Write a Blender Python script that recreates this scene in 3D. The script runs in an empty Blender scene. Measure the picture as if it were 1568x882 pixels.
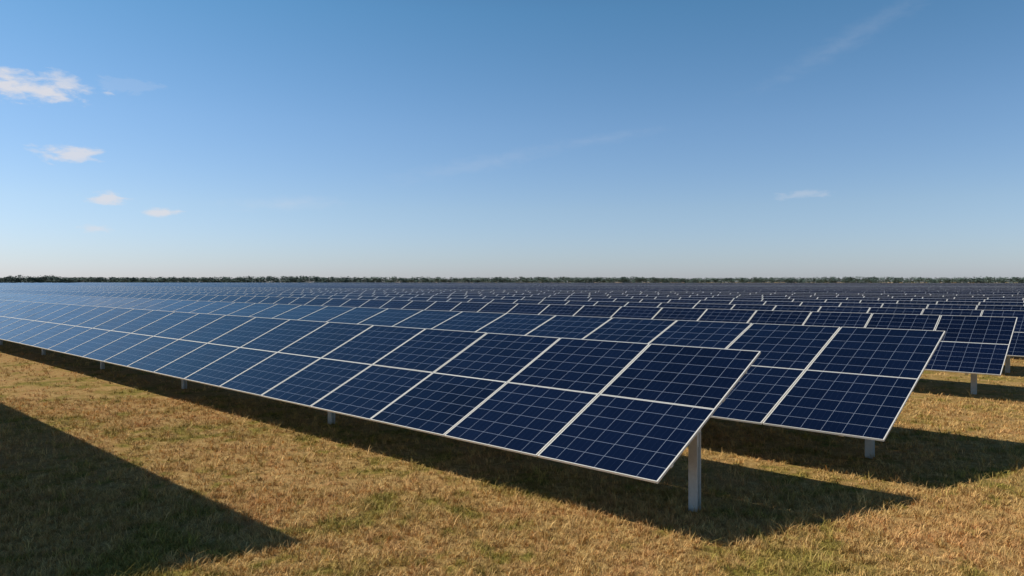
import bpy, math, random
import numpy as np
random.seed(3); rng=np.random.default_rng(5)
sc=bpy.context.scene
H=2.6
D=np.array([-.7327,.6807]); D/=np.linalg.norm(D); P=np.array([D[1],-D[0]])
# ---------------------------------------------------------------- helpers
class NT:
    def __init__(s,nt): s.nt=nt; s.n=nt.nodes; s.l=nt.links
    def node(s,t,**k):
        n=s.n.new(t)
        for a,b in k.items(): setattr(n,a,b)
        return n
    def put(s,inp,v):
        if isinstance(v,bpy.types.NodeSocket): s.l.new(v,inp)
        else: inp.default_value=v
    def m(s,op,a,b=None,c=None,clamp=False):
        n=s.node('ShaderNodeMath',operation=op); n.use_clamp=clamp
        s.put(n.inputs[0],a)
        if b is not None: s.put(n.inputs[1],b)
        if c is not None: s.put(n.inputs[2],c)
        return n.outputs[0]
    def mix(s,f,a,b,blend='MIX'):
        n=s.node('ShaderNodeMix',data_type='RGBA',blend_type=blend)
        s.put(n.inputs['Factor'],f)
        s.put(n.inputs[6],a); s.put(n.inputs[7],b)
        return n.outputs[2]
    def noise(s,vec,scale,detail=3,rough=.55,dist=0):
        n=s.node('ShaderNodeTexNoise'); s.put(n.inputs['Vector'],vec)
        n.inputs['Scale'].default_value=scale; n.inputs['Detail'].default_value=detail
        n.inputs['Roughness'].default_value=rough; n.inputs['Distortion'].default_value=dist
        return n.outputs[0]
    def ramp(s,v,a,b,lo=0.,hi=1.):
        n=s.node('ShaderNodeMapRange',interpolation_type='SMOOTHSTEP')
        s.put(n.inputs[0],v); n.inputs[1].default_value=a; n.inputs[2].default_value=b
        n.inputs[3].default_value=lo; n.inputs[4].default_value=hi
        return n.outputs[0]
def newmat(name):
    m=bpy.data.materials.new(name); m.use_nodes=True
    t=NT(m.node_tree); b=t.n['Principled BSDF']
    return m,t,b
def c4(*a): return (a[0],a[1],a[2],1)

# ---------------------------------------------------------------- materials
mGlass,t,b=newmat('pv_glass')
uv=t.node('ShaderNodeUVMap').outputs[0]
sx=t.node('ShaderNodeSeparateXYZ'); t.l.new(uv,sx.inputs[0])
def edge(coord,size,n,halfw):
    f=t.m('FRACT',coord)
    cell=t.m('FRACT',t.m('MULTIPLY',f,float(n)))
    d=t.m('SUBTRACT',.5,t.m('ABSOLUTE',t.m('SUBTRACT',cell,.5)))
    dm=t.m('MULTIPLY',d,size/n)
    return t.m('LESS_THAN',dm,halfw)
lu=edge(sx.outputs[0],1.6,6,.0021); lv=edge(sx.outputs[1],1.34,6,.0023)
cell=t.m('MAXIMUM',lu,lv)
bus=edge(sx.outputs[0],1.6,18,.0010)
fu=edge(sx.outputs[0],1.6,1,.011); fv=edge(sx.outputs[1],1.34,1,.008)
frm=t.m('MAXIMUM',fu,fv)
fl=t.node('ShaderNodeVectorMath',operation='FLOOR'); t.l.new(uv,fl.inputs[0])
wn=t.node('ShaderNodeTexWhiteNoise',noise_dimensions='2D'); t.l.new(fl.outputs[0],wn.inputs[0])
sc6=t.node('ShaderNodeVectorMath',operation='MULTIPLY'); t.l.new(uv,sc6.inputs[0]); sc6.inputs[1].default_value=(6,6,1)
fl2=t.node('ShaderNodeVectorMath',operation='FLOOR'); t.l.new(sc6.outputs[0],fl2.inputs[0])
wn2=t.node('ShaderNodeTexWhiteNoise',noise_dimensions='2D'); t.l.new(fl2.outputs[0],wn2.inputs[0])
base=t.mix(wn.outputs[0],c4(.0018,.0045,.0155),c4(.0029,.0070,.0235))
base=t.mix(t.m('MULTIPLY',wn2.outputs[0],.45),base,c4(.0040,.0096,.031))
base=t.mix(t.m('MULTIPLY',bus,.18),base,c4(.08,.11,.18))
base=t.mix(t.m('MULTIPLY',cell,.8),base,c4(.29,.33,.40))
base=t.mix(frm,base,c4(.50,.49,.47))
t.l.new(base,b.inputs['Base Color'])
geo=t.node('ShaderNodeNewGeometry').outputs['Position']
dust=t.noise(geo,1.7,3)
t.l.new(t.ramp(dust,.3,.8,.12,.22),b.inputs['Roughness'])
b.inputs['IOR'].default_value=1.29
mAl,t,b=newmat('aluminium_frame')
b.inputs['Base Color'].default_value=c4(.76,.72,.64); b.inputs['Metallic'].default_value=.15; b.inputs['Roughness'].default_value=.45
mSteel,t,b=newmat('galvanised_steel')
geo=t.node('ShaderNodeNewGeometry').outputs['Position']
n=t.noise(geo,30,4); n2=t.noise(geo,4,3)
col=t.mix(n,c4(.50,.50,.46),c4(.70,.69,.64)); col=t.mix(t.ramp(n2,.5,.75,0,.5),col,c4(.40,.38,.33))
t.l.new(col,b.inputs['Base Color']); b.inputs['Metallic'].default_value=.2; b.inputs['Roughness'].default_value=.5
mBack,t,b=newmat('module_backsheet'); b.inputs['Base Color'].default_value=c4(.2,.2,.2); b.inputs['Roughness'].default_value=.6

def grasscol(t,rnd=None):
    geo=t.node('ShaderNodeNewGeometry').outputs['Position']
    flat=t.node('ShaderNodeVectorMath',operation='MULTIPLY'); t.l.new(geo,flat.inputs[0]); flat.inputs[1].default_value=(1,1,0)
    g=flat.outputs[0]
    a=t.noise(g,.5,3,.62,.6); bb=t.noise(g,2.3,3,.65,.3); c=t.noise(g,11,1,.6)
    k=t.m('ADD',t.m('MULTIPLY',a,.45),t.m('MULTIPLY',bb,.55))
    green=t.ramp(k,.465,.605)
    straw=t.mix(t.ramp(c,.3,.7),c4(.47,.275,.085),c4(.74,.480,.180))
    straw=t.mix(t.ramp(bb,.40,.60),straw,c4(.64,.345,.130))
    gr=t.mix(t.ramp(c,.3,.7),c4(.20,.175,.026),c4(.42,.33,.065))
    if rnd is not None:
        green=t.m('ADD',t.m('MULTIPLY',green,.85),t.m('MULTIPLY',t.m('SUBTRACT',rnd,.55),.42),clamp=True)
    return t.mix(green,straw,gr),c,bb,g
mGround,t,b=newmat('dry_grass_ground')
col,c,bb,g=grasscol(t)
fine=t.noise(g,60,2,.7)
col=t.mix(t.ramp(fine,.35,.7,.65,0.),col,c4(.11,.066,.025))
t.l.new(col,b.inputs['Base Color']); b.inputs['Roughness'].default_value=1; b.inputs['Specular IOR Level'].default_value=.05
bp=t.node('ShaderNodeBump'); bp.inputs['Strength'].default_value=.7; bp.inputs['Distance'].default_value=.04
t.l.new(t.m('ADD',fine,c),bp.inputs['Height']); t.l.new(bp.outputs[0],b.inputs['Normal'])
mGrass,t,b=newmat('dry_grass_blades')
at=t.node('ShaderNodeAttribute',attribute_name='tint'); 
col,c,bb,g=grasscol(t,at.outputs['Fac'])
ag=t.node('ShaderNodeAttribute',attribute_name='lum')
col=t.mix(1.,col,ag.outputs['Color'],'MULTIPLY')
t.l.new(col,b.inputs['Base Color']); b.inputs['Roughness'].default_value=.75; b.inputs['Specular IOR Level'].default_value=.2
mTree,t,b=newmat('hazed_tree_foliage')
geo=t.node('ShaderNodeNewGeometry').outputs['Position']
n=t.noise(geo,.03,3)
t.l.new(t.mix(t.ramp(n,.35,.65),c4(.060,.095,.075),c4(.090,.130,.095)),b.inputs['Base Color']); b.inputs['Roughness'].default_value=.9  # distance haze is put into the grey-green foliage colour
mTrunk,t,b=newmat('tree_bark'); b.inputs['Base Color'].default_value=c4(.09,.08,.07)

# ---------------------------------------------------------------- mesh builder
class MB:
    def __init__(s): s.v=[];s.f=[];s.n=0;s.uv=[];s.mi=[]
    def box(s,c8,mi=0,uvs=None,topmi=None):
        o=s.n; s.v.append(np.asarray(c8)); s.n+=8
        F=[(3,2,1,0),(4,5,6,7),(0,1,5,4),(1,2,6,5),(2,3,7,6),(3,0,4,7)]
        for i,f in enumerate(F):
            s.f.append([o+k for k in f]); s.mi.append(topmi if (i==1 and topmi is not None) else mi)
            s.uv.extend(uvs if (i==1 and uvs is not None) else [(0.02,0.02)]*4)
    def quad(s,p4,uvs,mi=0):
        o=s.n; s.v.append(np.asarray(p4)); s.n+=4; s.f.append([o,o+1,o+2,o+3]); s.uv.extend(uvs); s.mi.append(mi)
    def build(s,name,mats,parent=None):
        me=bpy.data.meshes.new(name); V=np.concatenate(s.v)
        me.from_pydata(V.tolist(),[],s.f); 
        u=me.uv_layers.new(name='UVMap'); u.data.foreach_set('uv',np.array(s.uv,dtype=np.float32).ravel())
        for m in mats: me.materials.append(m)
        me.polygons.foreach_set('material_index',np.array(s.mi,dtype=np.int32))
        me.update(); o=bpy.data.objects.new(name,me); sc.collection.objects.link(o)
        if parent: o.parent=parent
        return o

W=1.608
class Table:
    def __init__(s,p0,h0,p1,h1,d0):
        s.p0,s.h0,s.d0=p0,h0,d0; s.S=math.hypot(p1-p0,h1-h0); s.c=(p1-p0)/s.S; s.s=(h1-h0)/s.S
    def w(s,u,v,n):
        d=s.d0+u; p=s.p0+v*s.c-n*s.s; h=s.h0+v*s.s+n*s.c
        xy=D*d+P*p
        return (xy[0],xy[1],h)
    def bx(s,u0,u1,v0,v1,n0,n1):
        q=[(u0,v0),(u0,v1),(u1,v1),(u1,v0)]
        return [s.w(a,b_,n0) for a,b_ in q]+[s.w(a,b_,n1) for a,b_ in q]
def ground_box(d0,d1,p0,p1,z0,z1):
    q=[(d0,p0),(d0,p1),(d1,p1),(d1,p0)]
    r=[]
    for z in (z0,z1):
        for d,p in q:
            xy=D*d+P*p; r.append((xy[0],xy[1],z))
    return r

def solar_row(T,length,posts,seed=0):
    root=bpy.data.objects.new('solar_panel_row',None); sc.collection.objects.link(root)
    G=MB();F=MB();K=MB()
    N=int(length/W); S=T.S; hs=S/2; gu=.011; gv=.003; fw=.014; fv_=.009; fd=-.024
    for i in range(N):
        for j in (0,1):
            a,b_=i*W+gu,(i+1)*W-gu; c_,e=j*hs+gv,(j+1)*hs-gv
            dz=random.uniform(-.002,.002)
            uu0,uu1=i+.0155,i+1-.0155; v0,v1=j+.0095+seed*2,j+1-.0095+seed*2
            G.box(T.bx(a+fw,b_-fw,c_+fv_,e-fv_,-.012+dz,-.002+dz),mi=1,topmi=0,
                  uvs=[(uu0,v0),(uu0,v1),(uu1,v1),(uu1,v0)])
            F.box(T.bx(a,b_,c_,c_+fv_,fd+dz,.002+dz)); F.box(T.bx(a,b_,e-fv_,e,fd+dz,.002+dz))
            F.box(T.bx(a,a+fw,c_+fv_,e-fv_,fd+dz,.002+dz)); F.box(T.bx(b_-fw,b_,c_+fv_,e-fv_,fd+dz,.002+dz))
    G.build('panel_glass',[mGlass,mBack],root); F.build('module_frames',[mAl],root)
    L=N*W
    for v in (S*.14,S*.38,S*.62,S*.86):
        K.box(T.bx(.06,L-.06,v-.025,v+.025,-.10,-.034)); 
    for d in posts:
        u=d-T.d0
        if u>L-.2: continue
        K.box(T.bx(u-.03,u+.03,S*.07,S*.93,-.19,-.103))
        pm=T.p0+S*.47*T.c; vm=S*.47; top=T.h0+vm*T.s-.17/T.c
        hw=.055; th=.01
        K.box(ground_box(d-hw,d+hw,pm-.045,pm-.045+th,-.3,top-.03)); K.box(ground_box(d-hw,d+hw,pm+.045-th,pm+.045,-.3,top+.0))
        K.box(ground_box(d-.006,d+.006,pm-.045+th+.001,pm+.045-th-.001,-.3,top-.02))
        K.box(ground_box(d-.034,d-.008,pm-.033,pm+.033,top-.22,top-.03))
    K.build('posts_and_rails',[mSteel],root)
    return root

solar_row(Table(6.26,.60,8.69,1.736,3.82),100,[4.04,11.4,17.8,23.6,29.7]+[29.7+6.1*i for i in range(1,12)],seed=0)
solar_row(Table(9.87,.60,13.13,1.818,2.73),120,[3.36+6.4*i for i in range(19)],seed=1)
solar_row(Table(18.5,.60,20.7,1.765,2.81),160,[3.5+6.4*i for i in range(25)],seed=2)
pp=23.6
for k in range(7):
    solar_row(Table(pp,.60,pp+2.35,1.75,2.8-.1*k-random.uniform(0,1.2)*(k>0)),min(pp*5.6+30,320),[3.6+6.4*i for i in range(60)],seed=3+k)
    pp+=5.3
# unseen row added left of the viewpoint, on taller posts, to shadow the grass
solar_row(Table(-1.85,2.2,1.95,3.45,9.60),48,[11.2+6.4*i for i in range(8)],seed=11)

M=MB(); k=0
while pp<800:
    d0=-5-.10*pp-random.uniform(0,9); d1=pp*5.6+60
    h_=random.uniform(-.03,.03) if pp<200 else random.uniform(-.1,.1)
    T=Table(pp,.6+h_,pp+2.35,1.75+h_,d0); L=d1-d0; n=int(L/W)
    seg=60
    for i in range(0,n,seg):
        j=min(n,i+seg)
        M.quad([T.w(i*W,0,0),T.w(i*W,T.S,0),T.w(j*W,T.S,0),T.w(j*W,0,0)],[(i,k*2),(i,k*2+2),(j,k*2+2),(j,k*2)])
    if pp<150:
        for q in range(int(L/6.4)):
            u=1+q*6.4; d=d0+u; pm=T.p0+1.1
            M.box(ground_box(d-.06,d+.06,pm-.05,pm+.05,-.1,1.1),mi=1)
    pp+=5.3 if pp<250 else 7.; k+=1
M.build('distant_solar_panel_rows',[mGlass,mSteel])

# ---------------------------------------------------------------- ground
me=bpy.data.meshes.new('ground'); R=9000
me.from_pydata([(-R,-R,0),(R,-R,0),(R,R,0),(-R,R,0)],[],[(0,1,2,3)]); me.materials.append(mGround)
sc.collection.objects.link(bpy.data.objects.new('ground',me))

# ---------------------------------------------------------------- grass
def scatter(n,y0,y1):
    y=np.sqrt(rng.uniform(y0*y0,y1*y1,n)); x=rng.uniform(-.86,.86,n)*y
    return x,y
Xs=[];Ys=[];Sc=[]; CL=12
for (n,a,b_,s) in ((200000,4.8,9,1.0),(160000,9,16,1.35),(80000,16,32,2.0),(20000,32,50,3.2)):
    ncl=n//CL; cx,cy=scatter(ncl,a,b_)
    x=np.repeat(cx,CL); y=np.repeat(cy,CL)
    r=rng.exponential(.028,len(x))*s; th=rng.uniform(0,2*np.pi,len(x))
    big=np.repeat(rng.uniform(.45,1.2,ncl)*np.where(rng.random(ncl)<.10,2.1,1.),CL)
    cl=np.repeat(rng.uniform(.68,1.3,ncl),CL); ct=np.repeat(rng.normal(0,.36,ncl),CL)
    Xs.append(x+r*np.cos(th)); Ys.append(y+r*np.sin(th)); Sc.append(np.stack([np.full(len(x),s),big,cl,ct],1))
X=np.concatenate(Xs);Y=np.concatenate(Ys);S_=np.concatenate(Sc)
pc=X*P[0]+Y*P[1]; dc=X*D[0]+Y*D[1]
keep=~((pc>8.3)&(dc>9))
X,Y,S_=X[keep],Y[keep],S_[keep]; n=len(X)
ht=rng.uniform(.02,.07,n)*S_[:,1]*(1+.12*(S_[:,0]-1)); wd=rng.uniform(.0016,.0034,n)*S_[:,0]**1.1
az=rng.uniform(0,2*np.pi,n); lean=rng.uniform(.4,1.6,n)*ht; fa=az+rng.normal(0,.5,n)+np.pi/2
lx,ly=np.cos(az)*lean,np.sin(az)*lean; wx,wy=np.cos(fa)*wd,np.sin(fa)*wd
V=np.zeros((n,5,3),dtype=np.float32)
V[:,0]=np.stack([X-wx,Y-wy,np.full(n,-.004)],1); V[:,1]=np.stack([X+wx,Y+wy,np.full(n,-.004)],1)
V[:,2]=np.stack([X+lx*.35+wx*.8,Y+ly*.35+wy*.8,ht*.6],1); V[:,3]=np.stack([X+lx*.35-wx*.8,Y+ly*.35-wy*.8,ht*.6],1)
V[:,4]=np.stack([X+lx,Y+ly,ht],1)
me=bpy.data.meshes.new('grass'); me.vertices.add(n*5); me.vertices.foreach_set('co',V.ravel())
base=np.arange(n)*5
loops=np.stack([base,base+1,base+2,base+3,base+3,base+2,base+4],1).astype(np.int32)
me.loops.add(n*7); me.loops.foreach_set('vertex_index',loops.ravel())
me.polygons.add(n*2)
ls=np.stack([np.arange(n)*7,np.arange(n)*7+4],1).astype(np.int32)
me.polygons.foreach_set('loop_start',ls.ravel())
me.update(calc_edges=True)
a=me.attributes.new('tint','FLOAT','FACE'); a.data.foreach_set('value',np.repeat((rng.random(n)+S_[:,3]).astype(np.float32),2))
lum=(rng.uniform(.8,1.2,n)*S_[:,2]).astype(np.float32)
a=me.attributes.new('lum','FLOAT','FACE'); a.data.foreach_set('value',np.repeat(lum,2))
me.materials.append(mGrass); me.validate()
sc.collection.objects.link(bpy.data.objects.new('grass',me))

# ---------------------------------------------------------------- distant trees
def trees(name,spec,faces=110,zlo=.35,zhi=.8,fs=1.):
    V=[];F=[];mi=[];o=0
    for (x,y,h,r) in spec:
        pts=[(x+tr*math.cos(q),y+tr*math.sin(q),z) for z,tr in ((0,.035*h),(h*.5,.015*h)) for q in (0,2.1,4.2)]
        V+=pts
        for q in range(3):
            F.append((o+q,o+(q+1)%3,o+3+(q+1)%3,o+3+q)); mi.append(1)
        o+=6
        nl=random.randint(4,7)
        lobes=[(x+random.uniform(-.7,.7)*r,y+random.uniform(-.6,.6)*r,h*random.uniform(zlo,zhi),r*random.uniform(.4,.7)) for _ in range(nl)]
        vv=rng.normal(0,1,(faces,3)); vv/=np.linalg.norm(vv,axis=1)[:,None]
        for q in range(faces):
            lx,ly,lz,lr=random.choice(lobes)
            rr=lr*random.uniform(.4,1.05)
            c=np.array([lx,ly,lz])+vv[q]*np.array([rr,rr,min(rr,h*.2)])
            s=random.uniform(.1,.2)*r*fs
            tri=c+rng.normal(0,1,(3,3))*np.array([s,s,s*.45]); tri[:,2]=np.maximum(tri[:,2],.1)
            V+=tri.tolist()
            F.append((o,o+1,o+2)); mi.append(0); o+=3
    me=bpy.data.meshes.new(name); me.from_pydata(V,[],F); me.materials.append(mTree); me.materials.append(mTrunk)
    me.polygons.foreach_set('material_index',mi); me.update()
    ob=bpy.data.objects.new(name,me); sc.collection.objects.link(ob)
spec=[]
for row in (0,1):
    x=-1900
    while x<1700:
        y=1450+60*row+120*math.sin(x*.004)+random.uniform(-25,25)
        h=(14.2+.8*math.sin(x*.011)+.4*math.sin(x*.027+1))*random.uniform(.96,1.03)
        spec.append((x,y,h,random.uniform(10,15))); x+=random.uniform(5,8)
trees('distant_tree_line',spec,130,.12,.73,.8)
spec=[]
f=1100
x=-130
while x<108:
    z=900+random.uniform(-30,30); hp=13+5*math.exp(-((x-28)/14)**2)+2.5*math.exp(-((x-75)/20)**2)
    if x>90: hp-=3
    spec.append(((x-784)/f*z,z,(hp-1.5)*z/f+random.uniform(-1,.8),random.uniform(5,8))); x+=random.uniform(3,6)
trees('tree_clump',spec,150,.25,.8)
spec=[]
for x0 in (958,975,1005,1160,505,150):
    for q in range(3):
        z=1250; spec.append(((x0+random.uniform(-7,7)-784)/f*z,z,random.uniform(11.5,13),random.uniform(5,7)))
trees('tree_clump',spec,110)

# ---------------------------------------------------------------- sky
L=np.array([1.07,-.244,-1.0]); 
elev=math.atan(1/math.hypot(L[0],L[1])); azs=math.atan2(-L[0],-L[1])
w=bpy.data.worlds.new('World'); sc.world=w; w.use_nodes=True
t=NT(w.node_tree); bg=t.n['Background']
sky=t.node('ShaderNodeTexSky',sky_type='NISHITA'); sky.sun_disc=False
sky.sun_elevation=elev; sky.sun_rotation=azs; sky.air_density=1.0; sky.dust_density=.4; sky.ozone_density=1.6; sky.altitude=0
gen=t.node('ShaderNodeTexCoord').outputs['Generated']
nrm=t.node('ShaderNodeVectorMath',operation='NORMALIZE'); t.l.new(gen,nrm.inputs[0])
s3=t.node('ShaderNodeSeparateXYZ'); t.l.new(nrm.outputs[0],s3.inputs[0])
AZ=t.m('ARCTAN2',s3.outputs[0],s3.outputs[1]); EL=t.m('ARCSINE',s3.outputs[2])
cv=t.node('ShaderNodeCombineXYZ'); t.l.new(AZ,cv.inputs[0]); t.l.new(t.m('MULTIPLY',EL,2.6),cv.inputs[1])
cn=t.noise(cv.outputs[0],38,5,.6,.3)
def ang(x,y):
    dx=x-784; return math.atan(dx/1100), math.atan((432-y)/math.hypot(1100,dx))
def blob(x,y,rx,ry,op,rot=0,soft=.5,wisp=1.):
    a,e=ang(x,y); da=t.m('SUBTRACT',AZ,a); de=t.m('SUBTRACT',EL,e)
    c_,s_=math.cos(rot),math.sin(rot)
    u=t.m('ADD',t.m('MULTIPLY',da,c_),t.m('MULTIPLY',de,s_)); v=t.m('SUBTRACT',t.m('MULTIPLY',de,c_),t.m('MULTIPLY',da,s_))
    u=t.m('DIVIDE',u,rx/1100*.9); v=t.m('DIVIDE',v,ry/1100*.9)
    r=t.m('SQRT',t.m('ADD',t.m('MULTIPLY',u,u),t.m('MULTIPLY',v,v)))
    k=t.m('ADD',t.m('SUBTRACT',1.,r),t.m('MULTIPLY',t.m('SUBTRACT',cn,.5),2.6*wisp))
    return t.m('MULTIPLY',t.ramp(k,0.,soft),op)
B=[blob(40,133,100,24,.9,0,1.0),blob(98,128,34,20,.7,0,1.),blob(107,235,50,16,.8,0,.95),blob(166,303,36,11,.8,0,.95),blob(246,325,30,8,.8,0,.9),blob(146,350,28,7,.5,0,.9),blob(1228,297,50,9,.25,0,.9),
   blob(195,130,45,14,.10),
   blob(1300,60,200,24,.11,.42,1.7,.5),blob(440,312,120,16,.2,.06,1.4,.5),blob(740,250,230,20,.13,.2,1.6,.5),blob(920,213,140,12,.10,.12,1.4,.5)]
cl=B[0]
for q in B[1:]: cl=t.m('MAXIMUM',cl,q)
cr=t.node('ShaderNodeValToRGB'); t.l.new(t.m('DIVIDE',EL,1.5,clamp=True),cr.inputs[0])
e=cr.color_ramp.elements
e[0].position=0.; e[0].color=c4(.53,.60,.90)
e[1].position=1.; e[1].color=c4(.16,.25,.30)
for p_,c_ in ((.02,(.53,.605,.84)),(.067,(.575,.645,.78)),(.14,(.53,.665,.785)),(.24,(.385,.64,.74)),(.34,(.24,.42,.52)),(.5,(.16,.27,.34))):
    q=e.new(p_); q.color=c4(*c_)
base=t.mix(1.,sky.outputs[0],cr.outputs[0],'MULTIPLY')
fin=t.mix(cl,base,c4(4.9,4.85,5.1))
t.l.new(fin,bg.inputs['Color']); bg.inputs['Strength'].default_value=.15

sl=bpy.data.lights.new('sun','SUN'); sl.energy=5.0; sl.angle=math.radians(.5); sl.color=(1,.97,.91)
so=bpy.data.objects.new('sun',sl); sc.collection.objects.link(so)
from mathutils import Vector
so.rotation_euler=Vector(L).to_track_quat('-Z','Y').to_euler()
# ---------------------------------------------------------------- camera
cd=bpy.data.cameras.new('camera'); cam=bpy.data.objects.new('camera',cd); sc.collection.objects.link(cam)
cd.sensor_width=36; cd.lens=36*1100/1568; cd.shift_y=-9/1568; cd.clip_end=20000; cd.clip_start=.05
cam.location=(0,0,H); cam.rotation_euler=(math.radians(90),0,0); sc.camera=cam
sc.view_settings.view_transform='Standard'; sc.view_settings.look='None'; sc.view_settings.exposure=0
